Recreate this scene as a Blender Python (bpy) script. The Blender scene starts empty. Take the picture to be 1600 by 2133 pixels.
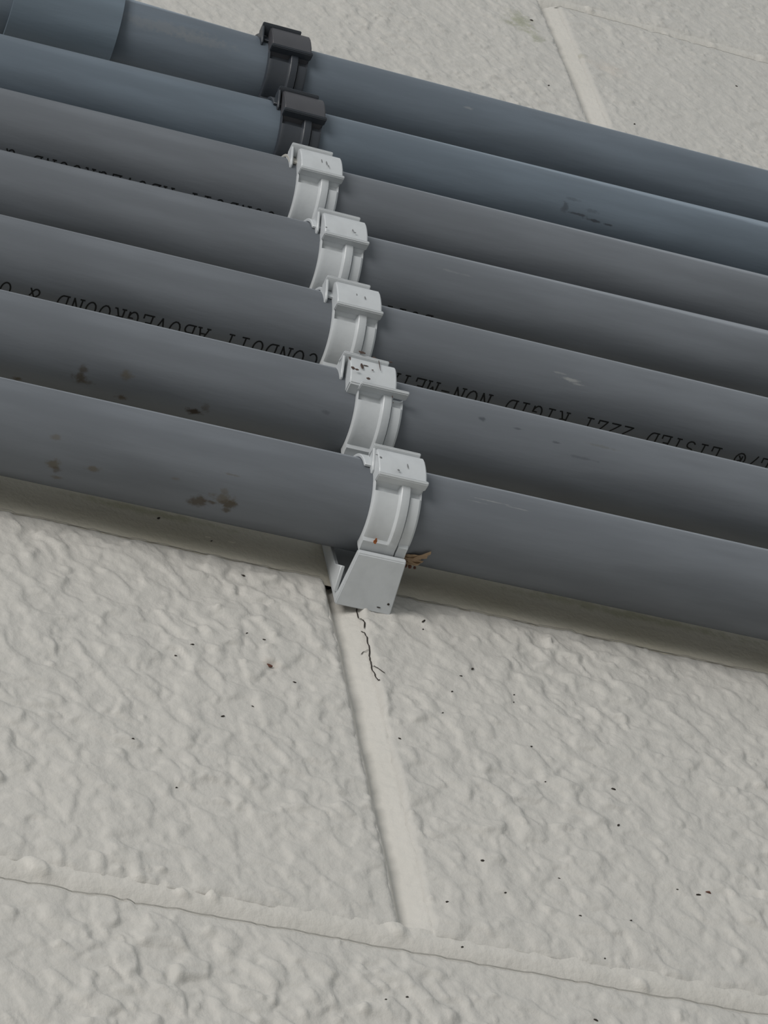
import bpy, bmesh, math, random
import numpy as np
from mathutils import Vector, Matrix

S = 0.001                      # every measure below is in millimetres
ZB = 2.20                      # world height (m) of the lowest bed joint in view
SC = bpy.context.scene
COL = SC.collection


def P(x, y, z):
    return Vector((x * S, y * S, z * S + ZB))


# ------------------------------------------------------------------ camera
def make_camera():
    f, yaw, pit, rol = 6932.30, 0.55120, 0.96280, -0.24870
    cy, sy, cp, sp, cr, sr = math.cos(yaw), math.sin(yaw), math.cos(pit), math.sin(pit), math.cos(rol), math.sin(rol)
    fwd = Vector((sy * cp, cy * cp, sp))
    right = Vector((cy, -sy, 0))
    up = right.cross(fwd)
    r2 = right * cr + up * sr
    u2 = up * cr - right * sr
    cam = bpy.data.cameras.new('camera')
    cam.sensor_fit = 'VERTICAL'
    cam.sensor_height = 36.0
    cam.lens = f / 2133 * 36
    cam.clip_start = 0.02
    o = bpy.data.objects.new('camera', cam)
    COL.objects.link(o)
    m = Matrix((r2, u2, -fwd)).transposed().to_4x4()
    m.translation = P(-350.471, -612.186, -774.539)
    o.matrix_world = m
    SC.camera = o


make_camera()

# ------------------------------------------------------------------ world, key lamp, exposure
w = bpy.data.worlds.new('overcast_sky')
SC.world = w
w.use_nodes = True
bg = w.node_tree.nodes['Background']
bg.inputs[0].default_value = (0.93, 0.98, 1.0, 1)
bg.inputs[1].default_value = 0.47
# unseen area lamp, added left of the viewer as the key light
key_lamp = bpy.data.lights.new('added_key_lamp', 'AREA')
key_lamp.shape = 'RECTANGLE'
key_lamp.size, key_lamp.size_y = 2.3, 1.7
key_lamp.energy = 142
key_lamp.color = (1.0, 0.965, 0.925)
so = bpy.data.objects.new('added_key_lamp', key_lamp)
COL.objects.link(so)
so.location = (-3.4, -3.2, 2.3)
so.rotation_euler = (Vector((0.0, 0.0, 2.4)) - so.location).to_track_quat('-Z', 'Y').to_euler()
SC.view_settings.view_transform = 'Standard'
SC.view_settings.look = 'None'
SC.view_settings.gamma = 1
SC.view_settings.use_curve_mapping = False
SC.view_settings.exposure = -0.10


# ------------------------------------------------------------------ materials
def mat(name, col, rough=0.5, spec=0.5):
    m = bpy.data.materials.new(name)
    m.use_nodes = True
    b = m.node_tree.nodes['Principled BSDF']
    b.inputs['Base Color'].default_value = (*col, 1)
    b.inputs['Roughness'].default_value = rough
    b.inputs['Specular IOR Level'].default_value = spec
    return m


class NT:
    def __init__(s, m):
        s.t = m.node_tree
        s.b = s.t.nodes['Principled BSDF']

    def n(s, typ, **kw):
        o = s.t.nodes.new(typ)
        for k, v in kw.items():
            setattr(o, k, v)
        return o

    def l(s, a, b):
        s.t.links.new(a, b)

    def math(s, op, a, b=None, c=None):
        o = s.n('ShaderNodeMath', operation=op)
        for i, v in enumerate((a, b, c)):
            if v is None:
                continue
            if isinstance(v, (int, float)):
                o.inputs[i].default_value = v
            else:
                s.l(v, o.inputs[i])
        return o.outputs[0]

    def noise(s, vec, scale, detail=2, rough=0.5):
        o = s.n('ShaderNodeTexNoise')
        o.inputs['Scale'].default_value = scale
        o.inputs['Detail'].default_value = detail
        o.inputs['Roughness'].default_value = rough
        s.l(vec, o.inputs['Vector'])
        return o.outputs[0]

    def ramp(s, fac, a, b, lo=0.0, hi=1.0):
        o = s.n('ShaderNodeMapRange', interpolation_type='SMOOTHSTEP')
        s.l(fac, o.inputs[0])
        o.inputs[1].default_value = a
        o.inputs[2].default_value = b
        o.inputs[3].default_value = lo
        o.inputs[4].default_value = hi
        return o.outputs[0]

    def mix(s, fac, a, b, mode='MIX'):
        o = s.n('ShaderNodeMix', data_type='RGBA', blend_type=mode)
        if isinstance(fac, (int, float)):
            o.inputs[0].default_value = fac
        else:
            s.l(fac, o.inputs[0])
        for i, v in ((6, a), (7, b)):
            if isinstance(v, tuple):
                o.inputs[i].default_value = (*v, 1)
            else:
                s.l(v, o.inputs[i])
        return o.outputs[2]

    def bump(s, h, dist, strength=1.0):
        o = s.n('ShaderNodeBump')
        o.inputs['Strength'].default_value = strength
        o.inputs['Distance'].default_value = dist
        s.l(h, o.inputs['Height'])
        s.l(o.outputs[0], s.b.inputs['Normal'])


def wall_material(name, col, tint, stains=()):
    """eggshell paint: slow colour drift, fine roller stipple, a few stains of their own shape"""
    m = mat(name, col, 0.5, 0.35)
    t = NT(m)
    g = t.n('ShaderNodeNewGeometry').outputs['Position']
    base = t.mix(t.ramp(t.noise(g, 22, 3), 0.35, 0.7), col, tint)
    sep = t.n('ShaderNodeSeparateXYZ')
    t.l(g, sep.inputs[0])
    wob = t.math('SUBTRACT', t.noise(g, 180, 4, 0.7), 0.5)
    for (x, z, rx, rz, c, k) in stains:
        dx = t.math('DIVIDE', t.math('SUBTRACT', sep.outputs[0], x * S), rx * S)
        dz = t.math('DIVIDE', t.math('SUBTRACT', sep.outputs[2], z * S + ZB), rz * S)
        d = t.math('SQRT', t.math('ADD', t.math('MULTIPLY', dx, dx), t.math('MULTIPLY', dz, dz)))
        d = t.math('ADD', d, t.math('MULTIPLY', wob, 2.4))
        base = t.mix(t.ramp(d, 1.1, 0.1, 0.0, k), base, c)
    t.l(base, t.b.inputs['Base Color'])
    h = t.math('ADD', t.noise(g, 420, 3, 0.55), t.math('MULTIPLY', t.noise(g, 150, 2), 0.9))
    t.bump(h, 0.0006, 0.6)
    return m


PAINT = (0.545, 0.53, 0.498)
TINT = (0.525, 0.512, 0.482)
M_BLOCK = wall_material('cream_block_paint', PAINT, TINT,
                        [(180, 776, 9, 14, (0.30, 0.31, 0.22), 0.75), (186, 760, 5, 9, (0.30, 0.31, 0.22), 0.6),
                         (208, 752, 5, 4, (0.33, 0.32, 0.25), 0.5), (-34, 141, 4, 4, (0.42, 0.36, 0.30), 0.4),
                         (172, 770, 6, 6, (0.32, 0.32, 0.24), 0.5), (223, 745, 14, 9, (0.56, 0.50, 0.44), 0.4)])
M_MORTAR = wall_material('cream_mortar_paint', (0.59, 0.572, 0.535), (0.57, 0.553, 0.515),
                         [(180, 810, 16, 5, (0.30, 0.31, 0.22), 0.55)])
M_THIN = wall_material('thin_yellowed_paint', (0.575, 0.545, 0.47), (0.52, 0.49, 0.405),
                       [(-70, 222, 40, 3, (0.30, 0.29, 0.17), 0.6), (120, 223, 70, 3.5, (0.30, 0.29, 0.17), 0.6)])


def pipe_material(name, col, stains=(), crown_rim=True):
    """grey rigid PVC; stains are (x mm, angle deg below front, half length, half angle, colour, amount)"""
    m = mat(name, col, 0.5, 0.3)
    t = NT(m)
    tc = t.n('ShaderNodeTexCoord').outputs['Object']
    sep = t.n('ShaderNodeSeparateXYZ')
    t.l(tc, sep.inputs[0])
    ang = t.math('ARCTAN2', t.math('MULTIPLY', sep.outputs[2], -1), t.math('MULTIPLY', sep.outputs[1], -1))
    mp = t.n('ShaderNodeMapping')
    t.l(tc, mp.inputs[0])
    mp.inputs['Scale'].default_value = (0.16, 1, 1)
    lighter = tuple(min(1, c * 1.13) for c in col)
    darker = tuple(c * 0.9 for c in col)
    base = t.mix(t.ramp(t.noise(mp.outputs[0], 90, 3), 0.3, 0.72), darker, lighter)
    # bright rim light painted into the colour along the pipe's crown
    rim_light = 0.0 if not crown_rim else t.ramp(t.math('ADD', ang, t.math('MULTIPLY', t.noise(mp.outputs[0], 500, 3), 0.14)), math.radians(-9), math.radians(-19), 0.0, 0.8)
    base = t.mix(rim_light, base, tuple(c * 1.9 + 0.03 for c in col))
    wob = t.math('SUBTRACT', t.noise(tc, 330, 4, 0.65), 0.5)
    for (x, th, hx, hth, c, k) in stains:
        dx = t.math('DIVIDE', t.math('SUBTRACT', sep.outputs[0], x * S), hx * S)
        da = t.math('DIVIDE', t.math('SUBTRACT', ang, math.radians(th)), math.radians(hth))
        d = t.math('SQRT', t.math('ADD', t.math('MULTIPLY', dx, dx), t.math('MULTIPLY', da, da)))
        d = t.math('ADD', d, t.math('MULTIPLY', wob, 2.6))
        base = t.mix(t.ramp(d, 1.15, 0.25, 0.0, k), base, c)
    t.l(base, t.b.inputs['Base Color'])
    t.bump(t.noise(mp.outputs[0], 700, 2), 0.00012, 0.5)
    return m


MUD = (0.065, 0.052, 0.036)
MUDL = (0.105, 0.092, 0.070)
INK = (0.045, 0.05, 0.06)
PALE = (0.27, 0.28, 0.28)
GREY = (0.137, 0.150, 0.168)
BLUE = (0.122, 0.152, 0.185)
M_PIPE = {
    1: pipe_material('blue_grey_conduit_scuffed', (0.122, 0.148, 0.178),
                     [(-48, 25, 26, 13, (0.16, 0.175, 0.19), 0.55), (-30, 33, 18, 9, (0.165, 0.178, 0.19), 0.5), (98, 30, 3, 3, PALE, 0.4)]),
    2: pipe_material('blue_grey_conduit_scratched', BLUE,
                     [(134.5, 50, 1.9, 10, INK, 0.55), (140.7, 57, 4.6, 2.6, INK, 0.8), (149.4, 61, 5.0, 2.8, INK, 0.85),
                      (156.4, 62, 3.2, 2.4, INK, 0.85), (138, 33, 4, 3, INK, 0.3), (147, 45, 5, 4, INK, 0.3)]),
    3: pipe_material('grey_conduit_plain', GREY),
    4: pipe_material('grey_conduit_plain_mark', GREY, [(62, 20, 8, 2, PALE, 0.2)]),
    5: pipe_material('grey_conduit_chalk_mark', GREY, [(102.4, 42, 4.2, 2.6, PALE, 0.85), (106, 46, 3, 2, PALE, 0.6), (97, 36, 4, 1.6, PALE, 0.4)]),
    6: pipe_material('grey_conduit_mud_spots', GREY,
                     [(-101.1, 90, 3.2, 8, MUD, 0.8), (-101.3, 79, 2.2, 7, MUD, 0.7), (-99, 94, 3, 5, MUD, 0.7), (-84.7, 73.6, 2.6, 6.5, MUDL, 0.75),
                      (-84.2, 105, 2.6, 4.6, MUD, 0.9), (-56.3, 101, 3.0, 6.0, (0.03, 0.02, 0.014), 1.0), (-53, 92, 2, 8, MUD, 0.5),
                      (-123, 114, 2.6, 6, MUD, 0.9), (53.5, 22.8, 2.2, 3.8, INK, 0.7), (68.3, 24.7, 2.6, 2, INK, 0.55),
                      (84.2, 32.1, 2.6, 2, INK, 0.6), (103, 21.7, 8, 2.6, (0.11, 0.115, 0.11), 0.6), (95, 45, 7, 2, INK, 0.35), (-8, 62, 2, 3, INK, 0.4)]),
    7: pipe_material('grey_conduit_mud_stain', GREY,
                     [(-115.2, 92, 2.6, 9, MUDL, 0.85), (-113.8, 98, 2.2, 5, MUD, 0.55), (-100.9, 86, 3.0, 5, MUDL, 0.75), (-112, 110, 1.8, 3.6, MUDL, 0.7),
                      (-61.7, 99.6, 3.8, 8.5, MUD, 0.85), (-53.0, 89, 5.0, 10, MUDL, 0.8), (-50.5, 93, 3.4, 6.5, MUD, 0.8), (-56.6, 96, 3, 3.4, MUD, 0.8),
                      (-50, 104, 1.8, 4, MUD, 0.8), (-53.6, 78, 2.4, 5, MUDL, 0.5), (-117, 59, 2.4, 3.8, MUDL, 0.55), (-72, 76, 1.6, 2.4, MUDL, 0.5),
                      (-52, 57, 3.0, 1.6, MUDL, 0.5), (46, 15, 7, 1.2, PALE, 0.5), (56, 17, 5, 1.0, PALE, 0.4), (40, 21, 5, 1, PALE, 0.3)]),
}


def clip_material(name, col, rough):
    m = mat(name, col, rough, 0.5)
    t = NT(m)
    tc = t.n('ShaderNodeTexCoord').outputs['Object']
    t.l(t.mix(t.ramp(t.noise(tc, 160, 3), 0.4, 0.75), col, tuple(c * 0.93 for c in col)), t.b.inputs['Base Color'])
    t.bump(t.noise(tc, 900, 2), 0.0001, 0.4)
    return m


M_WHITE = clip_material('pale_grey_plastic', (0.54, 0.565, 0.585), 0.34)
M_AGED = clip_material('yellowed_plastic', (0.44, 0.43, 0.39), 0.5)
M_BLACK = clip_material('charcoal_plastic', (0.034, 0.040, 0.050), 0.42)
M_BLACK_LATCH = clip_material('lighter_charcoal_plastic', (0.058, 0.059, 0.067), 0.5)  # lighter charcoal for the latches of the black clips
M_INK = mat('black_print_ink', (0.012, 0.013, 0.014), 0.6, 0.2)
M_SPECK = mat('dark_dirt', (0.035, 0.03, 0.026), 0.8, 0.2)
M_EDGE_SHADE = mat('painted_edge_shade', (0.31, 0.30, 0.275), 0.8, 0.2)  # shade tone for the lines drawn along block edges
M_SCUFF = mat('grey_scuff', (0.17, 0.175, 0.18), 0.6, 0.2)
M_RED = mat('red_brown_dirt', (0.12, 0.055, 0.04), 0.7, 0.2)
M_GRIME = mat('dark_brown_grime', (0.07, 0.048, 0.04), 0.7, 0.2)
M_RUST = mat('rust_orange_dirt', (0.30, 0.10, 0.035), 0.7, 0.2)
M_TUFT = mat('tan_papery_husk', (0.62, 0.46, 0.31), 0.7, 0.2)
M_COUP = pipe_material('blue_grey_coupling', (0.125, 0.160, 0.195), crown_rim=False)
M_RUN = pipe_material('blue_grey_conduit_plain', (0.118, 0.145, 0.175), crown_rim=False)
M_FLOOR = mat('concrete', (0.34, 0.33, 0.31), 0.8, 0.2)
_t = NT(M_FLOOR)
_g = _t.n('ShaderNodeNewGeometry').outputs['Position']
_t.l(_t.mix(_t.ramp(_t.noise(_g, 3, 5), 0.3, 0.7), (0.44, 0.43, 0.40), (0.54, 0.53, 0.50)), _t.b.inputs['Base Color'])


# ------------------------------------------------------------------ helpers
def link(name, me, parent=None, m=None):
    o = bpy.data.objects.new(name, me)
    COL.objects.link(o)
    if parent is not None:
        o.parent = parent
    if m is not None:
        me.materials.append(m)
    return o


def tag(o, label, cat, group=None, kind=None):
    o['label'] = label
    o['category'] = cat
    if group:
        o['group'] = group
    if kind:
        o['kind'] = kind


def from_bm(name, bm, m, parent=None, smooth=None):
    bmesh.ops.recalc_face_normals(bm, faces=bm.faces)
    me = bpy.data.meshes.new(name)
    bm.to_mesh(me)
    bm.free()
    if smooth is not None:
        for p in me.polygons:
            p.use_smooth = True
        me.set_sharp_from_angle(angle=math.radians(smooth))
    return link(name, me, parent, m)


def grid_mesh(name, X, Y, Z, m, parent, smooth=True):
    """X, Y, Z: 2-D arrays in mm -> one quad grid"""
    nz, nx = X.shape
    v = np.stack([X, Y, Z], -1).reshape(-1, 3) * S
    v[:, 2] += ZB
    i = np.arange(nz * nx).reshape(nz, nx)
    q = np.stack([i[:-1, :-1], i[:-1, 1:], i[1:, 1:], i[1:, :-1]], -1).reshape(-1, 4)
    me = bpy.data.meshes.new(name)
    me.vertices.add(len(v))
    me.vertices.foreach_set('co', v.astype(np.float32).ravel())
    me.loops.add(q.size)
    me.loops.foreach_set('vertex_index', q.astype(np.int32).ravel())
    me.polygons.add(len(q))
    me.polygons.foreach_set('loop_start', np.arange(0, q.size, 4, dtype=np.int32))
    me.update(calc_edges=True)
    me.validate()
    if smooth:
        me.polygons.foreach_set('use_smooth', np.ones(len(q), dtype=bool))
    return link(name, me, parent, m)


# ------------------------------------------------------------------ wall relief
RNG = np.random.default_rng(7)
_PERM = RNG.integers(0, 2 ** 16, 2 ** 16)
_GR = RNG.normal(size=(2 ** 16, 2))
_GR /= np.linalg.norm(_GR, axis=1)[:, None]
_U = RNG.random((2 ** 16, 4))


def _hash(i, j, seed):
    return _PERM[(_PERM[(i + seed * 131) & 65535] + j * 7 + 3) & 65535]


def perlin(x, z, scale, seed):
    x = x / scale
    z = z / scale
    i = np.floor(x).astype(int)
    j = np.floor(z).astype(int)
    fx, fz = x - i, z - j
    u = fx ** 3 * (fx * (fx * 6 - 15) + 10)
    v = fz ** 3 * (fz * (fz * 6 - 15) + 10)

    def g(a, b):
        k = _GR[_hash(i + a, j + b, seed)]
        return k[..., 0] * (fx - a) + k[..., 1] * (fz - b)
    return ((g(0, 0) * (1 - u) + g(1, 0) * u) * (1 - v) + (g(0, 1) * (1 - u) + g(1, 1) * u) * v) * 1.5


def blobs(x, z, cell, seed, rlo, rhi, hlo, hhi, prob):
    """scattered lumps of block filler, one chance per cell"""
    i0 = np.floor(x / cell).astype(int)
    j0 = np.floor(z / cell).astype(int)
    out = np.zeros_like(x)
    for a in (-1, 0, 1):
        for b in (-1, 0, 1):
            k = _hash(i0 + a, j0 + b, seed)
            r = _U[k]
            k2 = _U[(k * 31 + 17) & 65535]
            cx = (i0 + a + r[..., 0]) * cell
            cz = (j0 + b + r[..., 1]) * cell
            rad = rlo + (rhi - rlo) * r[..., 2]
            th = -0.9 + 1.1 * (k2[..., 1] - 0.5)
            dx, dz = x - cx, z - cz
            du = dx * np.cos(th) + dz * np.sin(th)
            dv = -dx * np.sin(th) + dz * np.cos(th)
            d = np.sqrt((du / 1.5) ** 2 + dv ** 2) / rad
            h = np.clip(1 - d, 0, 1)
            h = h * h * (3 - 2 * h)
            amp = (hlo + (hhi - hlo) * k2[..., 0]) * (r[..., 3] < prob)
            out = np.maximum(out, np.minimum(h * 1.5, 1) * amp)
    return out


def relief(x, z):
    """outward height (mm) of the painted rough block face"""
    wx = x + 2.4 * perlin(x, z, 9, 11)
    wz = z + 2.4 * perlin(x, z, 9, 12)
    h = 0.7 * perlin(wx, wz, 30, 1)
    n = perlin(wx * 0.86 + wz * 0.5, wz * 0.66 - wx * 0.38, 9.5, 2)
    st = np.clip((n + 0.02) / 0.20, 0, 1)
    h += 0.75 * st * st * (3 - 2 * st) + 0.9 * np.clip(n - 0.1, 0, None)
    n2 = perlin(wx, wz, 5.2, 3)
    h += 0.85 * np.clip(n2, -0.12, None)
    h += 0.10 * perlin(x, z, 2.2, 4)
    h += blobs(wx, wz, 9.5, 5, 1.5, 3.2, 0.35, 1.1, 0.5)
    h += blobs(wx, wz, 5.5, 6, 0.9, 1.6, 0.3, 0.75, 0.4)
    g = np.clip((z - 480) / 110, 0, 1)
    h = h * (1 - 0.42 * g) + g * blobs(wx, wz, 6.0, 13, 0.7, 1.6, 0.3, 0.85, 0.5)
    patch = 0.6 + 0.55 * np.clip(perlin(x, z, 60, 8) + 0.3, 0, 1)
    return h * patch


def axis_lines(lo, hi, flo, fhi, fine, coarse):
    pts = [lo]
    while pts[-1] < hi - 1e-6:
        p = pts[-1]
        s = fine if flo - coarse <= p <= fhi else coarse
        pts.append(min(p + s, hi))
    return np.array(pts)


H, J, BL = 203.2, 10.0, 406.4
wall = bpy.data.objects.new('wall_back', None)
COL.objects.link(wall)
wall['kind'] = 'structure'
wall['label'] = 'painted concrete block wall with rough cream paint behind the conduits'


def make_block(k, x0, x1, fx, fz, smooth_low=False):
    """front face of one block, rolling back at its edges into the joints"""
    z0, z1 = k * H + J, (k + 1) * H
    fine = 0.85
    xs = axis_lines(x0, x1, fx[0], fx[1], fine, 2.4)
    zs = axis_lines(z0, z1, fz[0], fz[1], fine, 2.4)
    if x1 < -440 or x0 > 440 or not -2 <= k <= 5:      # a block well out of view keeps light
        xs = np.linspace(x0, x1, 40)
        zs = np.linspace(z0, z1, 24)
    xs = np.concatenate([[x0, x0], xs[1:-1], [x1, x1]])
    zs = np.concatenate([[z0, z0], zs[1:-1], [z1, z1]])
    X, Z = np.meshgrid(xs, zs)
    h = relief(X, Z)
    if smooth_low:
        f = np.clip((Z - (z0 + 40)) / 40, 0, 1)
        h = h * (0.12 + 0.88 * f)
    jit = 0.8 * perlin(X, Z, 7, 9) + 0.5 * perlin(X, Z, 3, 10)
    d = np.minimum(np.minimum(X - x0, x1 - X), np.minimum((Z - z0) + (40 if smooth_low else 0), (z1 - Z) * 1.7)) + jit * 0.9
    e = np.clip(1 - d / 2.6, 0, 1)
    low = np.clip(1 - (Z - z0) / 8.0, 0, 1) * (0 if smooth_low else 1)          # the lower arris is buttered over with mortar
    h = h * (1 - 0.6 * np.clip(1 - (z1 - Z) / 9, 0, 1))
    h = h * (1 - 0.55 * e) - (3.2 - 2.7 * low) * e ** 2.2 - 0.9 * low
    Y = -h
    Y[0, :] = Y[-1, :] = 12
    Y[:, 0] = Y[:, -1] = 12
    o = grid_mesh('block', X, Y, Z, M_THIN if smooth_low else M_BLOCK, wall)
    return o


FINE = {-1: ((-150, 200), (-80, 0)), 0: ((-145, 205), (10, H)), 1: ((-145, 205), (H, H + 55)), 2: ((0, 1), (0, 1)),
        3: ((-40, 375), (640, 813)), 4: ((90, 400), (822, 930))}
for k in range(-5, 8):
    fx, fz = FINE.get(k, ((0, 1), (0, 1)))
    off = 0 if k % 2 == 0 else BL / 2
    for c in range(-4, 5):
        xa = c * BL + off + J / 2
        xb = xa + BL - J
        if xb < -1300 or xa > 1300:
            continue
        near = xb > fx[0] and xa < fx[1]
        make_block(k, xa, xb, fx if near else (0, 0.5), fz if near else (0, 0.5), smooth_low=(k == 1))


def joint_depth(t, X, Z):
    """tooled concave mortar, t in -1..1 across the joint"""
    return 0.9 + 5.2 * np.clip(0.35 - 0.5 * t, 0, 1) ** 1.5 - 0.3 * perlin(X, Z, 9, 21) - 0.15 * perlin(X, Z, 3, 22)


def head_depth(t, X, Z):
    """head joint struck deep along its left arris, easing out to the right"""
    a = np.clip((t + 1.25) / 0.75, 0, 1)
    a = a * a * (3 - 2 * a)
    b = np.clip((t + 0.45) / 1.55, 0, 1)
    return 0.8 + 4.3 * a * (1 - 0.86 * b ** 0.85) - 0.25 * perlin(X, Z, 9, 21) - 0.2 * perlin(X, Z, 3, 22)


for k in range(-4, 8):
    fx, _ = FINE.get(k, ((0, 1), (0, 1)))
    vis = k in (0, 1, 4)
    xs = axis_lines(-1300, 1300, fx[0] if vis else 0, (400 if k == 4 else fx[1]) if vis else 1, 0.9, 9.0)
    zs = np.linspace(k * H - 2.5, k * H + J + 2.5, 17)
    X, Z = np.meshgrid(xs, zs)
    t = (Z - (k * H + J / 2)) / (J / 2)
    if k == 1:      # struck flush behind the conduits, never rolled with texture
        Y = -0.25 + 1.6 * np.clip(0.4 - t, 0, 2) ** 2 * 0.3 - 0.2 * perlin(X, Z, 14, 23)
        grid_mesh('bed_joint', X, Y, Z, M_THIN, wall)
    else:
        # blobs of paint squeezed along the joint
        Y = joint_depth(t, X, Z) - blobs(X, Z, 11.0, 24, 2.0, 4.5, 0.3, 1.6, 0.3)
        grid_mesh('bed_joint', X, Y, Z, M_MORTAR, wall)
for k in range(-5, 8):
    off = 0 if k % 2 == 0 else BL / 2
    for c in range(-3, 4):
        xc = c * BL + off
        if abs(xc) > 1300:
            continue
        vis = (k == 0 and c == 0) or (k == 3 and c == 0)
        xs = np.linspace(xc - J / 2 - 2.5, xc + J / 2 + 2.5, 29)
        zs = np.arange(k * H + J - 1, (k + 1) * H + 1.5, 0.9 if vis else 12.0)
        X, Z = np.meshgrid(xs, zs)
        t = (X - xc - 0.6 * perlin(X * 0 + xc, Z, 30, 25)) / (J / 2)
        Y = head_depth(t, X, Z)
        end = np.clip((Z - (k * H + J - 1)) / 9, 0, 1)
        Y = Y * (0.35 + 0.65 * end) + 0.9 * (1 - end)
        if vis:
            Y -= 0.25 * np.abs(perlin(X, Z, 2.6, 26)) * (t > 0)
        grid_mesh('head_joint', X, Y, Z, M_MORTAR, wall)
bm = bmesh.new()
bmesh.ops.create_cube(bm, size=1, matrix=Matrix.Translation((0, 0.062, ZB + 0.30)) @ Matrix.Diagonal((2.9, 0.1, 2.9, 1)))
from_bm('wall_core', bm, M_MORTAR, wall)
bm = bmesh.new()
bmesh.ops.create_cube(bm, size=1, matrix=Matrix.Translation((0, -1.5, -0.05)) @ Matrix.Diagonal((8, 8, 0.1, 1)))
fl = from_bm('floor', bm, M_FLOOR)
fl['kind'] = 'structure'
fl['label'] = 'grey concrete floor below the wall'
bm = bmesh.new()
bmesh.ops.create_cube(bm, size=1, matrix=Matrix.Translation((0, 0.062, 0.58)) @ Matrix.Diagonal((2.9, 0.1, 1.16, 1)))
from_bm('lower_wall', bm, M_BLOCK, wall)

# hairline crack at the right edge of the lower head joint
def ribbon(bm, pts, wdt, y=-1.2):
    pts = [(a[0] + (b[0] - a[0]) * q / 3 + rr.uniform(-.08, .08), a[1] + (b[1] - a[1]) * q / 3) for a, b in zip(pts, pts[1:]) for q in range(3)] + [pts[-1]]
    vs = []
    for i, (x, z) in enumerate(pts):
        a = pts[max(i - 1, 0)]
        b = pts[min(i + 1, len(pts) - 1)]
        d = Vector((b[0] - a[0], b[1] - a[1])).normalized()
        n = Vector((-d.y, d.x)) * wdt * (0.5 if i not in (0, len(pts) - 1) else 0.15)
        vs.append((bm.verts.new(P(x + n.x, near_y(x, z), z + n.y)), bm.verts.new(P(x - n.x, near_y(x, z), z - n.y))))
    for (a, b), (c, d) in zip(vs, vs[1:]):
        bm.faces.new((a, b, d, c))


def near_y(x, z):
    return min(surf(x + a, z + b) for a in (-.5, 0, .5) for b in (-.8, 0, .8)) - 0.1


def surf(x, z):
    """y (mm) of the finished wall surface at x, z"""
    for o in FRONT:
        ok, loc, nrm, idx = o.ray_cast(P(x, -60, z), Vector((0, 1, 0)))
        if ok and loc.y < 0.011:
            return loc.y / S
    return 0.0


bpy.context.view_layer.update()
FRONT = [o for o in wall.children if o.name.startswith('block') and len(o.data.vertices) > 24000] + \
        [o for o in wall.children if 'joint' in o.name and len(o.data.vertices) > 2000]
_near = []
for o in FRONT:
    _near.append(o)


def surf_min(x, z):
    ys = []
    for o in FRONT:
        ok, loc, nrm, idx = o.ray_cast(P(x, -60, z), Vector((0, 1, 0)))
        if ok and loc.y < 0.011:
            ys.append(loc.y / S)
    return min(ys) if ys else 0.0


surf = surf_min
bm = bmesh.new()
rr = random.Random(3)
cr_pts = [(5.3, 190), (5.2, 187.1), (5.4, 184), (5.6, 181.2), (6.2, 178.5), (6.0, 176.0)]
ribbon(bm, cr_pts, 0.55)
cr2 = [(5.0, 175.5), (5.9, 174.6), (6.0, 171), (5.8, 167.5), (6.0, 163.8), (5.7, 160), (5.9, 157), (5.5, 152.8), (6.0, 149.5), (5.9, 147), (6.4, 144.4), (7.0, 144.6)]
ribbon(bm, cr2, 0.5)
ribbon(bm, [(5.7, 154), (7.0, 151.8), (8.7, 150.2), (9.6, 149.4)], 0.4)
ribbon(bm, [(5.9, 163), (4.4, 163.4), (3.4, 162)], 0.3)
from_bm('crack', bm, M_SPECK, wall)
bm = bmesh.new()  # thin dark ribbons paint the shade where block edges meet the bed mortar
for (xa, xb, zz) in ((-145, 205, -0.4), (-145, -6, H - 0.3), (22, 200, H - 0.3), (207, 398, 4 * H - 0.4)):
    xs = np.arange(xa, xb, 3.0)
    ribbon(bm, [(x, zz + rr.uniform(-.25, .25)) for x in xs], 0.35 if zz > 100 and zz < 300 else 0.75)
from_bm('edge_shade_line', bm, M_EDGE_SHADE, wall)

# fly specks and grit stuck in the paint
SPECKS = [(-34.5, 139.8, 1.5, 1), (-37.9, 193.3, 1.0, 0), (-54.9, 105.0, .9, 0), (-43.3, 114.2, .6, 0), (-75.2, 61.0, .5, 0), (-88.5, 80.9, .6, 0),
          (-67.2, 219.1, .9, 0), (-47.9, 211.3, .7, 0), (-62.4, 141.5, .8, 0), (-68.8, 134.1, .6, 0), (-40.8, 156.3, .6, 0), (-34.6, 154.7, .7, 0),
          (-26.2, 132.5, .7, 0), (30.3, 187.3, 1.1, 0), (45.3, 163.8, .9, 0), (34.6, 146.6, .8, 0), (28.5, 132.2, .6, 0), (9.7, 112.7, .6, 0),
          (59.7, 153.5, .5, 0), (88.9, 108.3, 1.0, 0), (58.6, 148.6, .5, 0), (60.6, 123.4, .6, 0), (85.9, 87.1, .8, 0), (113.0, 58.9, 1.3, 1),
          (108.9, 56.8, 1.0, 0), (34.7, 37.6, .6, 0), (29.3, 52.4, .8, 0), (12.4, 26.9, .7, 0), (14.9, 7.5, .6, 0), (78.9, 35.3, .6, 0), (60.3, 32.8, .6, 0),
          (100.9, 57.0, .5, 0), (56.8, 51.5, .5, 0), (-9.3, -23.7, .7, 0), (-17.2, -27.6, .5, 0), (65.4, 14.1, .5, 0), (55.0, -18.4, .8, 0),
          (181.7, 702.9, .9, 0), (224.3, 682.2, 1.0, 0), (302.4, 767.2, .8, 0), (187.3, 780.7, 1.2, 0), (62, 104, .5, 0), (40, 158, .7, 0), (29.6, 183, .6, 0)]
bd, br = bmesh.new(), bmesh.new()
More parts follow.
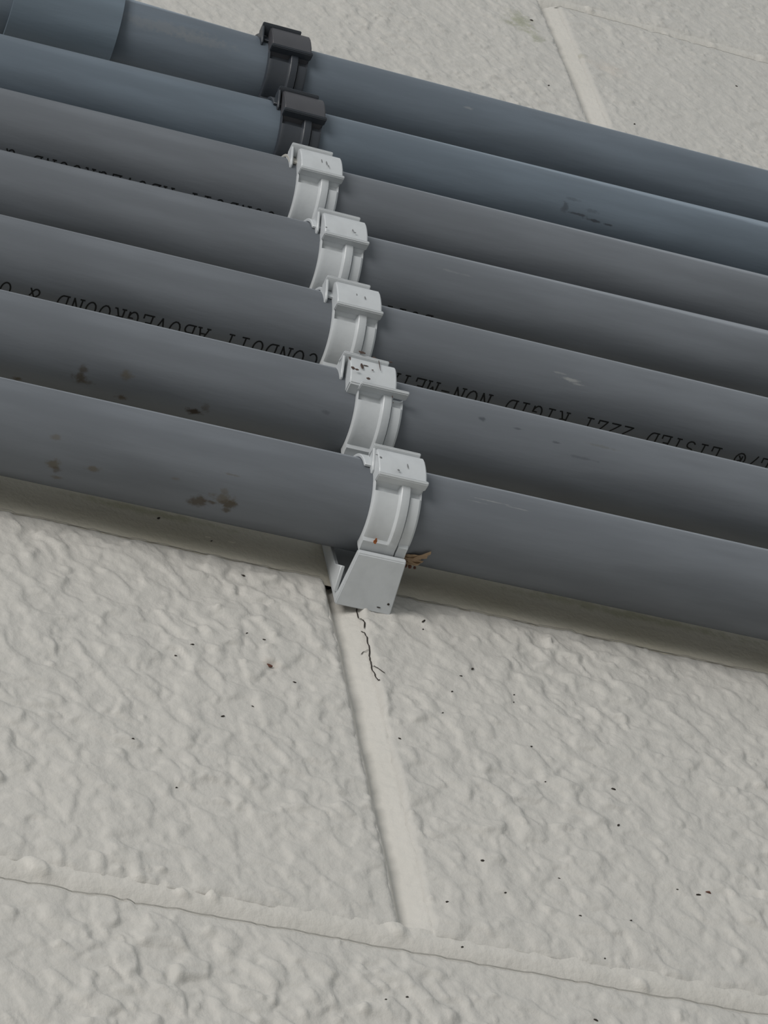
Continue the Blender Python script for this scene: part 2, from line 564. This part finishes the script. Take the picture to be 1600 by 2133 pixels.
for (x, z, r, red) in SPECKS:
    b = br if red else bd
    y = surf(x, z)
    a = rr.uniform(-1.2, 0.4)
    mtx = Matrix.Translation(P(x, y - 0.1, z)) @ Matrix.Rotation(a, 4, 'Y') @ Matrix.Diagonal((r * S * 1.25, 0.4 * r * S, r * S * 0.6, 1))
    res = bmesh.ops.create_icosphere(b, subdivisions=1, radius=0.8, matrix=mtx)
    for v in res['verts']:
        v.co += Vector((rr.uniform(-1, 1), 0, rr.uniform(-1, 1))) * 0.22 * r * S
o = from_bm('fly_specks', bd, M_SPECK, wall)
o['kind'] = 'stuff'
o = from_bm('red_brown_specks', br, M_RED, wall)
o['kind'] = 'stuff'

# ------------------------------------------------------------------ conduits
R = 16.85
YC = -25.0
# z at the clip (x = 8), slope dz/dx
AX = {1: (566.3, 0.006), 2: (502.6, 0.0290), 3: (449.6, 0.0195), 4: (395.0, 0.0266), 5: (338.1, 0.0065), 6: (279.3, 0.0035), 7: (216.8, 0.0046)}
TEXT = 'UL/® LISTED 22Z1 RIGID NON-METALLIC CONDUIT ABOVEGROUND & UNDERGROUND'


def axis(k, x):
    z, s = AX[k]
    z = z + s * (x - 8)
    if k == 1 and x < 2:          # the top run lifts towards its coupling
        d = 2 - x
        z += 0.085 * d * d / (d + 14)
    return z


def tube(bm, k, x0, x1, r, n=96, step=10.0, inner=None, base=(0, 0)):
    xs = np.arange(x0, x1 + 1e-6, step) if k == 1 else np.array([x0, x1])
    if xs[-1] < x1 - 1e-6:
        xs = np.append(xs, x1)
    ox, oz = base
    rings = []

    def ring(x, rad):
        dz = (axis(k, x + 0.5) - axis(k, x - 0.5))
        out = []
        for i in range(n):
            a = 2 * math.pi * i / n
            hy, hz = math.cos(a) * rad, math.sin(a) * rad
            out.append(bm.verts.new(((x - dz * hz - ox) * S, hy * S, (axis(k, x) + hz - oz) * S)))
        return out
    for x in xs:
        rings.append(ring(x, r))
    if inner:
        rings = [ring(x0, inner)] + rings + [ring(x1, inner)]
        rings.append(rings[0])
    for a, b in zip(rings, rings[1:]):
        for i in range(n):
            bm.faces.new((a[i], a[(i + 1) % n], b[(i + 1) % n], b[i]))
    if not inner:
        bm.faces.new(rings[0][::-1])
        bm.faces.new(rings[-1])


def oval(cx, cy, rx, ry, a0=0, a1=360, n=14):
    return [(cx + rx * math.cos(math.radians(a0 + (a1 - a0) * i / n)), cy + ry * math.sin(math.radians(a0 + (a1 - a0) * i / n))) for i in range(n + 1)]


GLYPH = {
    'A': [[(0.08, 0), (0.5, 1), (0.92, 0)], [(0.25, 0.36), (0.75, 0.36)], [(-0.06, 0), (0.24, 0)], [(0.76, 0), (1.06, 0)]],
    'B': [[(0.12, 0), (0.12, 1)], [(0, 0), (0.6, 0)] + oval(0.6, 0.26, 0.3, 0.26, -90, 90, 8) + [(0.12, 0.52)], [(0, 1), (0.55, 1)] + oval(0.55, 0.76, 0.26, 0.24, 90, -90, 8)],
    'C': [oval(0.52, 0.5, 0.44, 0.5, 45, 315)],
    'D': [[(0.12, 0), (0.12, 1)], [(0, 0), (0.5, 0)] + oval(0.5, 0.5, 0.42, 0.5, -90, 90) + [(0, 1)]],
    'E': [[(0.12, 0), (0.12, 1)], [(0, 0), (0.88, 0), (0.88, 0.22)], [(0.12, 0.5), (0.6, 0.5)], [(0, 1), (0.85, 1), (0.85, 0.8)]],
    'G': [oval(0.5, 0.5, 0.44, 0.5, 50, 350), [(0.94, 0.42), (0.55, 0.42)], [(0.92, 0.42), (0.92, 0.05)]],
    'I': [[(0.5, 0), (0.5, 1)], [(0.2, 0), (0.8, 0)], [(0.2, 1), (0.8, 1)]],
    'L': [[(0.25, 0), (0.25, 1)], [(0.05, 1), (0.45, 1)], [(0.05, 0), (0.9, 0), (0.9, 0.3)]],
    'M': [[(0.1, 0), (0.1, 1), (0.5, 0.35), (0.9, 1), (0.9, 0)], [(-0.05, 0), (0.28, 0)], [(0.72, 0), (1.05, 0)]],
    'N': [[(0.12, 0), (0.12, 1), (0.85, 0), (0.85, 1)], [(-0.05, 0), (0.3, 0)], [(0.65, 1), (1.0, 1)]],
    'O': [oval(0.5, 0.5, 0.45, 0.5)],
    'R': [[(0.15, 0), (0.15, 1)], [(0, 1), (0.55, 1)] + oval(0.55, 0.75, 0.28, 0.25, 90, -90, 8) + [(0.15, 0.5)], [(0.5, 0.5), (0.82, 0), (1.0, 0)], [(0, 0), (0.33, 0)]],
    'S': [oval(0.5, 0.74, 0.36, 0.26, 30, 270, 10) + oval(0.5, 0.24, 0.38, 0.24, 90, -150, 10)],
    'T': [[(0.5, 0), (0.5, 1)], [(0.28, 0), (0.72, 0)], [(0.05, 0.78), (0.05, 1), (0.95, 1), (0.95, 0.78)]],
    'U': [[(0.08, 1), (0.08, 0.4)] + oval(0.5, 0.42, 0.42, 0.42, 180, 360) + [(0.92, 1)], [(-0.05, 1), (0.25, 1)], [(0.75, 1), (1.05, 1)]],
    'V': [[(0.05, 1), (0.5, 0), (0.95, 1)], [(-0.06, 1), (0.22, 1)], [(0.78, 1), (1.06, 1)]],
    'Z': [[(0.1, 0.8), (0.1, 1), (0.85, 1), (0.08, 0), (0.9, 0), (0.9, 0.22)]],
    '1': [[(0.2, 0.8), (0.5, 1), (0.5, 0)], [(0.2, 0), (0.8, 0)]],
    '2': [oval(0.48, 0.7, 0.4, 0.3, 170, -40, 10) + [(0.08, 0), (0.92, 0)]],
    '&': [[(0.95, 0)] + [(0.3, 0.72)] + oval(0.45, 0.8, 0.2, 0.2, 200, -30, 8) + [(0.15, 0.35)] + oval(0.4, 0.22, 0.3, 0.22, 150, 330, 10) + [(0.9, 0.45)]],
    '-': [[(0.15, 0.45), (0.85, 0.45)]],
    '/': [[(0.15, -0.02), (0.85, 1.02)]],
    '®': [oval(0.5, 0.45, 0.5, 0.45), [(0.35, 0.2), (0.35, 0.72), (0.6, 0.72), (0.66, 0.58), (0.36, 0.46), (0.7, 0.2)]],
}


def lettering(k, x_of_C, theta_foot, xlo, xhi, parent, ox, oz, pitch=5.6, hgt=7.0, wid=4.3, line=0.62):
    """upside-down stencil print running towards -x round the underside; x_of_C: centre of the C of CONDUIT"""
    bm = bmesh.new()
    i0 = TEXT.index('CONDUIT')
    rad = R + 0.05
    lw = line * S * 0.5

    def put(u, v, xc):                                  # u along the print, v up the letter
        x = xc - (u - 0.5) * wid
        a = math.radians(theta_foot) + v * hgt / R
        return x, a
    for n, ch in enumerate(TEXT):
        xc = x_of_C - (n - i0) * pitch
        if ch == ' ' or xc < xlo or xc > xhi:
            continue
        for st in GLYPH[ch]:
            fine = [st[0]]
            for a, b in zip(st, st[1:]):
                m = max(1, int(math.hypot((b[0] - a[0]) * wid, (b[1] - a[1]) * hgt) / 1.1))
                for q in range(1, m + 1):
                    fine.append((a[0] + (b[0] - a[0]) * q / m, a[1] + (b[1] - a[1]) * q / m))
            for a, b in zip(fine, fine[1:]):
                da = Vector(((b[0] - a[0]) * wid, (b[1] - a[1]) * hgt))
                if da.length < 1e-6:
                    continue
                d = da.normalized()
                pr = Vector((-d.y, d.x))
                e = d * line * 0.35
                vs = []
                for (pt, sg, en) in ((a, 1, -1), (b, 1, 1), (b, -1, 1), (a, -1, -1)):
                    u = pt[0] * wid + pr.x * line * 0.5 * sg + e.x * en
                    v = pt[1] * hgt + pr.y * line * 0.5 * sg + e.y * en
                    x, an = put(u / wid, v / hgt, xc)
                    vs.append(bm.verts.new(((x - ox) * S, -math.cos(an) * rad * S, (axis(k, x) - oz - math.sin(an) * rad) * S)))
                bm.faces.new(vs)
    me = bpy.data.meshes.new('printed_lettering')
    bm.to_mesh(me)
    bm.free()
    o = link('printed_lettering', me, parent, M_INK)
    o['label'] = 'black stencil print running upside down along the conduit'
    return o


LBL = {1: 'topmost blue-grey conduit of the rack, entering the coupling at its left',
       2: 'second conduit from the top, blue-grey with dark scratches at its right',
       3: 'third conduit from the top, grey, its print just peeking over the next conduit',
       4: 'fourth conduit from the top, plain grey and free of stains',
       5: 'fifth conduit from the top, grey with legible upside-down black print',
       6: 'sixth conduit from the top, grey with brown mud spots at its left',
       7: 'lowest conduit of the rack, grey, fully visible with a brown mud stain'}
conduit = {}
for k in range(1, 8):
    z8 = AX[k][0]
    bm = bmesh.new()
    tube(bm, k, -90.0 if k == 1 else -720.0, 720.0, R, base=(0, z8), step=9.0)
    o = from_bm('conduit', bm, M_PIPE[k], None, 40)
    o.location = P(0, YC, z8)
    tag(o, LBL[k], 'conduit', 'grey conduits clipped to the wall')
    conduit[k] = o
lettering(5, -2.6, 89.2, -145, 215, conduit[5], 0, AX[5][0])
lettering(3, -7.0, 87.0, -140, 5, conduit[3], 0, AX[3][0], wid=4.0)
lettering(4, 72.0, 95.0, 34, 60, conduit[4], 0, AX[4][0], wid=4.0)

# coupling and the run beyond it
bm = bmesh.new()
tube(bm, 1, -112.5, -65.3, 20.6, inner=16.9, base=(0, AX[1][0]), step=6.0)
es = [e for e in bm.edges if len(e.link_faces) == 2 and e.calc_face_angle(0) > 1.0]
bmesh.ops.bevel(bm, geom=es, offset=1.1 * S, segments=3, affect='EDGES')
o = from_bm('pipe_coupling', bm, M_COUP, None, 40)
o.location = P(0, YC, AX[1][0])
tag(o, 'fat blue-grey pipe coupling sleeved over the topmost conduit at upper left', 'coupling')
bm = bmesh.new()
tube(bm, 1, -720, -91.0, R, base=(0, AX[1][0]), step=40.0)
o = from_bm('conduit', bm, M_RUN, None, 40)
o.location = P(0, YC, AX[1][0])
tag(o, 'blue-grey conduit leaving the coupling at the extreme upper left corner', 'conduit', 'grey conduits clipped to the wall')


# ------------------------------------------------------------------ clips
def extrude(poly, x0, x1, bev=0.0, seg=2):
    """prism along x of a (y, z) polygon"""
    bm = bmesh.new()
    a = [bm.verts.new((x0 * S, y * S, z * S)) for y, z in poly]
    b = [bm.verts.new((x1 * S, y * S, z * S)) for y, z in poly]
    n = len(poly)
    bm.faces.new(a)
    bm.faces.new(b[::-1])
    for i in range(n):
        bm.faces.new((a[i], b[i], b[(i + 1) % n], a[(i + 1) % n]))
    bmesh.ops.recalc_face_normals(bm, faces=bm.faces)
    if bev:
        es = [e for e in bm.edges if e.calc_face_angle(0) > 0.6]
        bmesh.ops.bevel(bm, geom=es, offset=bev * S, segments=seg, affect='EDGES', clamp_overlap=True)
    return bm


def arc(r, a0, a1, n):
    """points on a circle about the pipe, angle measured from the front (-y) downwards"""
    return [(-r * math.cos(math.radians(a0 + (a1 - a0) * i / n)), -r * math.sin(math.radians(a0 + (a1 - a0) * i / n))) for i in range(n + 1)]


RI = 17.0


def strap_bm():
    """curved front strap with its middle rib, recessed left panel and end lips"""
    bm = bmesh.new()
    W0, W1 = 0.0, 18.3
    A0, A1 = 27.0, 108.0
    # x stations with the outer radius in the plain zone
    st = [(W0, 18.6), (W0 + .35, 19.3), (W0 + .9, 19.5), (2, 19.5), (9.2, 19.5), (9.35, 19.55), (9.9, 20.45), (10.2, 20.65), (12.9, 20.65), (13.2, 20.5), (13.3, 18.5), (13.6, 18.4), (13.8, 19.45), (17.4, 19.5), (17.45, 19.3), (W1, 18.6)]
    angs = [A0, A0 + 0.6, 33.0, 37.0, 39.5] + list(np.linspace(42, 92, 19)) + [93.2, 94.5, 96.5, 100, 104, 106.8, A1]
    rows = []
    for a in angs:
        row = []
        for x, r in st:
            if a < 39 and r < 20 and x > 0.6 and x < 17.6:   # pockets running up behind the lip
                r = 17.5
            if a > 92:                       # lower cross lip closes the panel
                tt = min(1, (a - 92) / 2.5)
                lipr = min(r, 20.9) if r < 19 else max(r if r > 20.6 else 20.6, 20.6)
                r = r + (lipr - r) * tt
                if a > 100:
                    r = r + (21.4 - r) * min(1, (a - 100) / 5) if r > 19.2 else r
            y, z = -r * math.cos(math.radians(a)), -r * math.sin(math.radians(a))
            row.append(bm.verts.new((x * S, y * S, z * S)))
        rows.append(row)
    for a, b in zip(rows, rows[1:]):
        for i in range(len(st) - 1):
            bm.faces.new((a[i], a[i + 1], b[i + 1], b[i]))
    inn = []
    for a in angs:
        y, z = -RI * math.cos(math.radians(a)), -RI * math.sin(math.radians(a))
        inn.append((bm.verts.new((W0 * S, y * S, z * S)), bm.verts.new((W1 * S, y * S, z * S))))
    for i in range(len(angs) - 1):
        bm.faces.new((inn[i][0], inn[i + 1][0], inn[i + 1][1], inn[i][1]))
        bm.faces.new((inn[i][0], rows[i][0], rows[i + 1][0], inn[i + 1][0]))
        bm.faces.new((inn[i][1], inn[i + 1][1], rows[i + 1][-1], rows[i][-1]))
    bm.faces.new([inn[0][0], inn[0][1]] + rows[0][::-1])
    bm.faces.new([inn[-1][1], inn[-1][0]] + rows[-1])
    return bm


def lip_bm():
    """flange across the top of the strap that the latch hooks over"""
    return extrude([(-17.4, -9.9), (-20.7, -11.0), (-21.5, -10.5), (-21.6, -9.8), (-20.8, -9.3), (-16.8, -8.6)], -0.3, 18.9, 0.3, 2)


def head_bm():
    """latch: front face, rounded right end, overhanging lip"""
    bm = extrude([(-14.0, -9.2), (-20.6, -9.5), (-22.2, -6), (-23.0, -2), (-23.2, 1), (-22.9, 3.4), (-20.6, 5.2), (-15.0, 6.6)], 0.1, 18.6, 0.5, 3)
    return bm


def top_lip_bm():
    bm = extrude([(-18.0, 3.4), (-22.9, 3.4), (-24.0, 3.9), (-24.1, 4.7), (-22.8, 5.3), (-18.0, 6.4)], -0.8, 17.2, 0.3, 2)
    b2 = extrude([(-14.0, -4.0), (-18.0, -4.0), (-20.0, -1.0), (-22.8, 3.6), (-18.0, 5.8), (-14.0, 6.4)], -0.8, 0.2, 0.25, 1)
    me = bpy.data.meshes.new('t')
    b2.to_mesh(me)
    b2.free()
    bm.from_mesh(me)
    bpy.data.meshes.remove(me)
    return bm


def arm_bm():
    """base arm reaching from the wall plate over the pipe to the latch"""
    return extrude(arc(RI, 4, -150, 26) + arc(18.3, -150, 4, 26), -3.2, 15.0, 0.25, 1)


def plate_bm():
    bm = extrude([(25.0, -29.4), (5.4, -23.9), (4.6, -22.6), (5.2, -21.4), (21.5, -26.3), (21.5, 22), (25.0, 22)], -3.6, 17.7, 0.35, 2)
    # left edge of the shelf is cut back towards the front
    for v in bm.verts:
        if v.co.x < 0 and v.co.z < -18 * S and v.co.y < 21 * S:
            f = (21.5 - v.co.y / S) / 16.5
            v.co.x += 3.0 * f * S
    return bm


def web_bm(x0, x1, deep):
    return extrude([(22, -26), (22, 14)] + [(22 - deep, 10), (22 - deep * 0.8, -4), (22 - deep * 0.9, -16), (22 - deep * 1.6, -23.0)], x0, x1, 0.25, 1)


def make_clip(pal):
    root = bpy.data.objects.new('conduit_clip', None)
    COL.objects.link(root)
    m = pal
    from_bm('wall_plate', plate_bm(), m, root, 40)
    from_bm('saddle_web', web_bm(-4.6, -3.0, 6.0), m, root, 40)
    from_bm('saddle_web', web_bm(15.2, 17.2, 9.0), m, root, 40)
    from_bm('upper_arm', arm_bm(), m, root, 40)
    s = from_bm('strap', strap_bm(), m, root, 32)
    from_bm('strap_lip', lip_bm(), m, root, 40)
    hd = from_bm('latch', head_bm(), M_BLACK_LATCH if pal is M_BLACK else m, root, 35)
    from_bm('latch_lip', top_lip_bm(), m, hd, 35)
    return root


def copy_tree(o, parent=None):
    c = o.copy()
    COL.objects.link(c)
    c.parent = parent
    for ch in o.children:
        copy_tree(ch, c)
    return c


def part(root, name):
    return [c for c in root.children if c.name.split('.')[0] == name][0]


CX = {1: 1.5, 2: -0.5, 3: 0.1, 4: 3.2, 5: 0.7, 6: 2.2, 7: -0.2}
LIPX = {1: -2.8, 2: -0.9, 3: -2.3, 4: -1.0, 5: -2.5, 6: -1.5, 7: 0.0}
CL = {1: 'topmost black clip, its latch standing out against the cream wall',
      2: 'black clip on the second conduit, directly below the topmost black clip',
      3: 'uppermost pale grey clip, touching the lower black clip',
      4: 'pale grey clip on the fourth conduit, second pale one from above',
      5: 'pale grey clip at the middle of the pale row, right of the word CONDUIT',
      6: 'pale grey clip with a broken dirty latch, second from the bottom',
      7: 'lowest pale grey clip, its wall plate over the mortar joint'}
white = make_clip(M_WHITE)
black = make_clip(M_BLACK)
clip = {}
for k in range(1, 8):
    src = black if k < 3 else white
    r = src if k in (1, 7) else None
    clip[k] = r
for k in range(1, 8):
    if clip[k] is None:
        clip[k] = copy_tree(black if k < 3 else white)
for k, r in clip.items():
    r.location = P(CX[k], YC, axis(k, 8 + CX[k]))
    tag(r, CL[k], 'conduit clip', 'clips holding the conduits to the wall')
    part(r, 'latch').children[0].location.x = LIPX[k] * S
# clip 3: yellowed arm at its left; clip 6: the latch has cracked and sprung up
for k in (3, 6):
    a = part(clip[k], 'upper_arm')
    a.data = a.data.copy()
    a.data.materials[0] = M_AGED
    a['label'] = 'yellowed dirty arm'
h = part(clip[6], 'latch')
h.location = (-4.0 * S, -0.3 * S, 2.6 * S)
h.rotation_euler = (math.radians(7), math.radians(1.5), 0)
h['label'] = 'cracked latch sprung off its strap'


# dirt and scuffs on the clips: (clip, [(x, y, z) relative to the clip, rx, rz], material)
def flecks(k, items, m, name):
    bm = bmesh.new()
    for (x, y, z, nx, ny, nz, rx, ry) in items:
        q = Vector((nx, ny, nz)).normalized().to_track_quat('Z', 'Y').to_matrix().to_4x4()
        mt = Matrix.Translation((x * S, y * S, z * S)) @ q @ Matrix.Diagonal((rx * S, ry * S, 0.16 * S, 1))
        res = bmesh.ops.create_icosphere(bm, subdivisions=1, radius=1, matrix=mt)
        for v in res['verts']:
            v.co += Vector((rr.uniform(-1, 1), 0, rr.uniform(-1, 1))) * 0.2 * min(rx, ry) * S
    return from_bm(name, bm, m, clip[k])


FD = (0, -1, -0.1)
flecks(3, [(9.2, -22.75, -3.5, *FD, .25, 1.5), (11.2, -22.75, -4.5, *FD, .25, 1.7), (11.8, -22.6, -6.5, *FD, .25, 1.0)], M_SCUFF, 'scuff_mark')
flecks(4, [(11.8, -22.75, -6.0, *FD, .3, 1.0), (12.6, -22.6, -7.2, *FD, .6, .3), (0.2, -22.4, -8.4, *FD, .4, .4)], M_SCUFF, 'scuff_mark')
flecks(5, [(11.5, -22.75, -4.5, *FD, .25, 1.2), (8.2, -22.75, -3.4, *FD, .2, .8), (2.5, -22.8, -1.0, *FD, .7, .25)], M_SCUFF, 'scuff_mark')
flecks(6, [(0.5, -25.6, 4.4, *FD, 1.6, .8), (6.0, -24.2, 4.9, *FD, 1.0, .9), (0.4, -23.4, -2.0, *FD, .7, 2.0), (2.0, -23.4, -1.0, *FD, 1.3, .3),
           (4.5, -23.3, -3, *FD, .5, .3), (2.2, -22.6, -9.0, *FD, .9, .9), (11.5, -20.7, -15, *FD, .25, .8), (11.6, -20.0, -18, *FD, .2, .4)], M_GRIME, 'dirt_flecks')
flecks(6, [(7.5, -24.05, 0.8, *FD, .16, 4.2), (-3.6, -23.0, 2.5, *FD, .5, 2.6), (-3.2, -22.6, -3.5, *FD, .8, 1.0), (-2.2, -23.3, -5.4, *FD, 1.0, .6), (12.5, -24.3, 4.6, *FD, .9, .4)], M_GRIME, 'dirt_flecks')
flecks(7, [(1.0, -22.95, -2.6, *FD, .55, .55), (7.3, -22.3, -7.6, *FD, .5, .5), (11.2, -22.75, -4.2, *FD, .22, 1.6), (-0.2, -22.6, -0.8, *FD, .5, .2)], M_SCUFF, 'scuff_mark')
ND = (0, -0.25, -1)
flecks(7, [(15.8, 21.0, -28.4, *ND, .5, .5), (12.6, 22.8, -28.9, *ND, .9, .25)], M_SPECK, 'grit_specks')
flecks(7, [(4.6, 0.6, -21.3, *ND, .8, 1.1), (4.6, 0.0, -21.2, *ND, .5, .8)], M_RUST, 'rust_spot')

# ------------------------------------------------------------------ papery husk caught between clip and lowest conduit
bm = bmesh.new()
rq = random.Random(11)
for n in range(8):
    th0, th1 = 121 + rq.uniform(-5, 5), 101 + n * 4.0 + rq.uniform(-2, 2)
    L, Wd, lift = rq.uniform(5.0, 8.5), rq.uniform(7, 11), rq.uniform(0.3, 1.6)
    row = None
    for i in range(7):
        t = i / 6
        x = 18.9 + L * t
        th = th0 + (th1 - th0) * t + 2.0 * math.sin(t * 5 + n)
        ww = Wd * (0.35 + 0.75 * math.sin(math.pi * min(1, t * 0.75 + 0.15)))
        cur = []
        for u in (-0.5, 0, 0.5):
            r_ = 17.15 + lift * math.sin(t * 2.6) + 0.7 * abs(u) * math.sin(t * 6 + n * 1.7) + 0.3 * rq.random()
            an = math.radians(th + u * ww)
            cur.append(bm.verts.new(P(x + rq.uniform(-.3, .3), YC - r_ * math.cos(an), axis(7, x) - r_ * math.sin(an))))
        if row:
            for j in range(2):
                bm.faces.new((row[j], row[j + 1], cur[j + 1], cur[j]))
        row = cur
ext = bmesh.ops.solidify(bm, geom=bm.faces[:], thickness=0.12 * S)
o = from_bm('papery_husk', bm, M_TUFT, None, 60)
tag(o, 'small tan papery husk caught beside the lowest pale grey clip', 'debris')
bm = bmesh.new()
for (x, y, z, r) in ((19.6, -14.0, 200.4, .9), (21.2, -13.0, 202.0, .6), (22.8, -13.0, 202.2, .8), (25.0, -12.5, 203.0, .6)):
    bmesh.ops.create_icosphere(bm, subdivisions=1, radius=r * S, matrix=Matrix.Translation(P(x, y, z)))
from_bm('dark_crumbs', bm, M_RED, o)
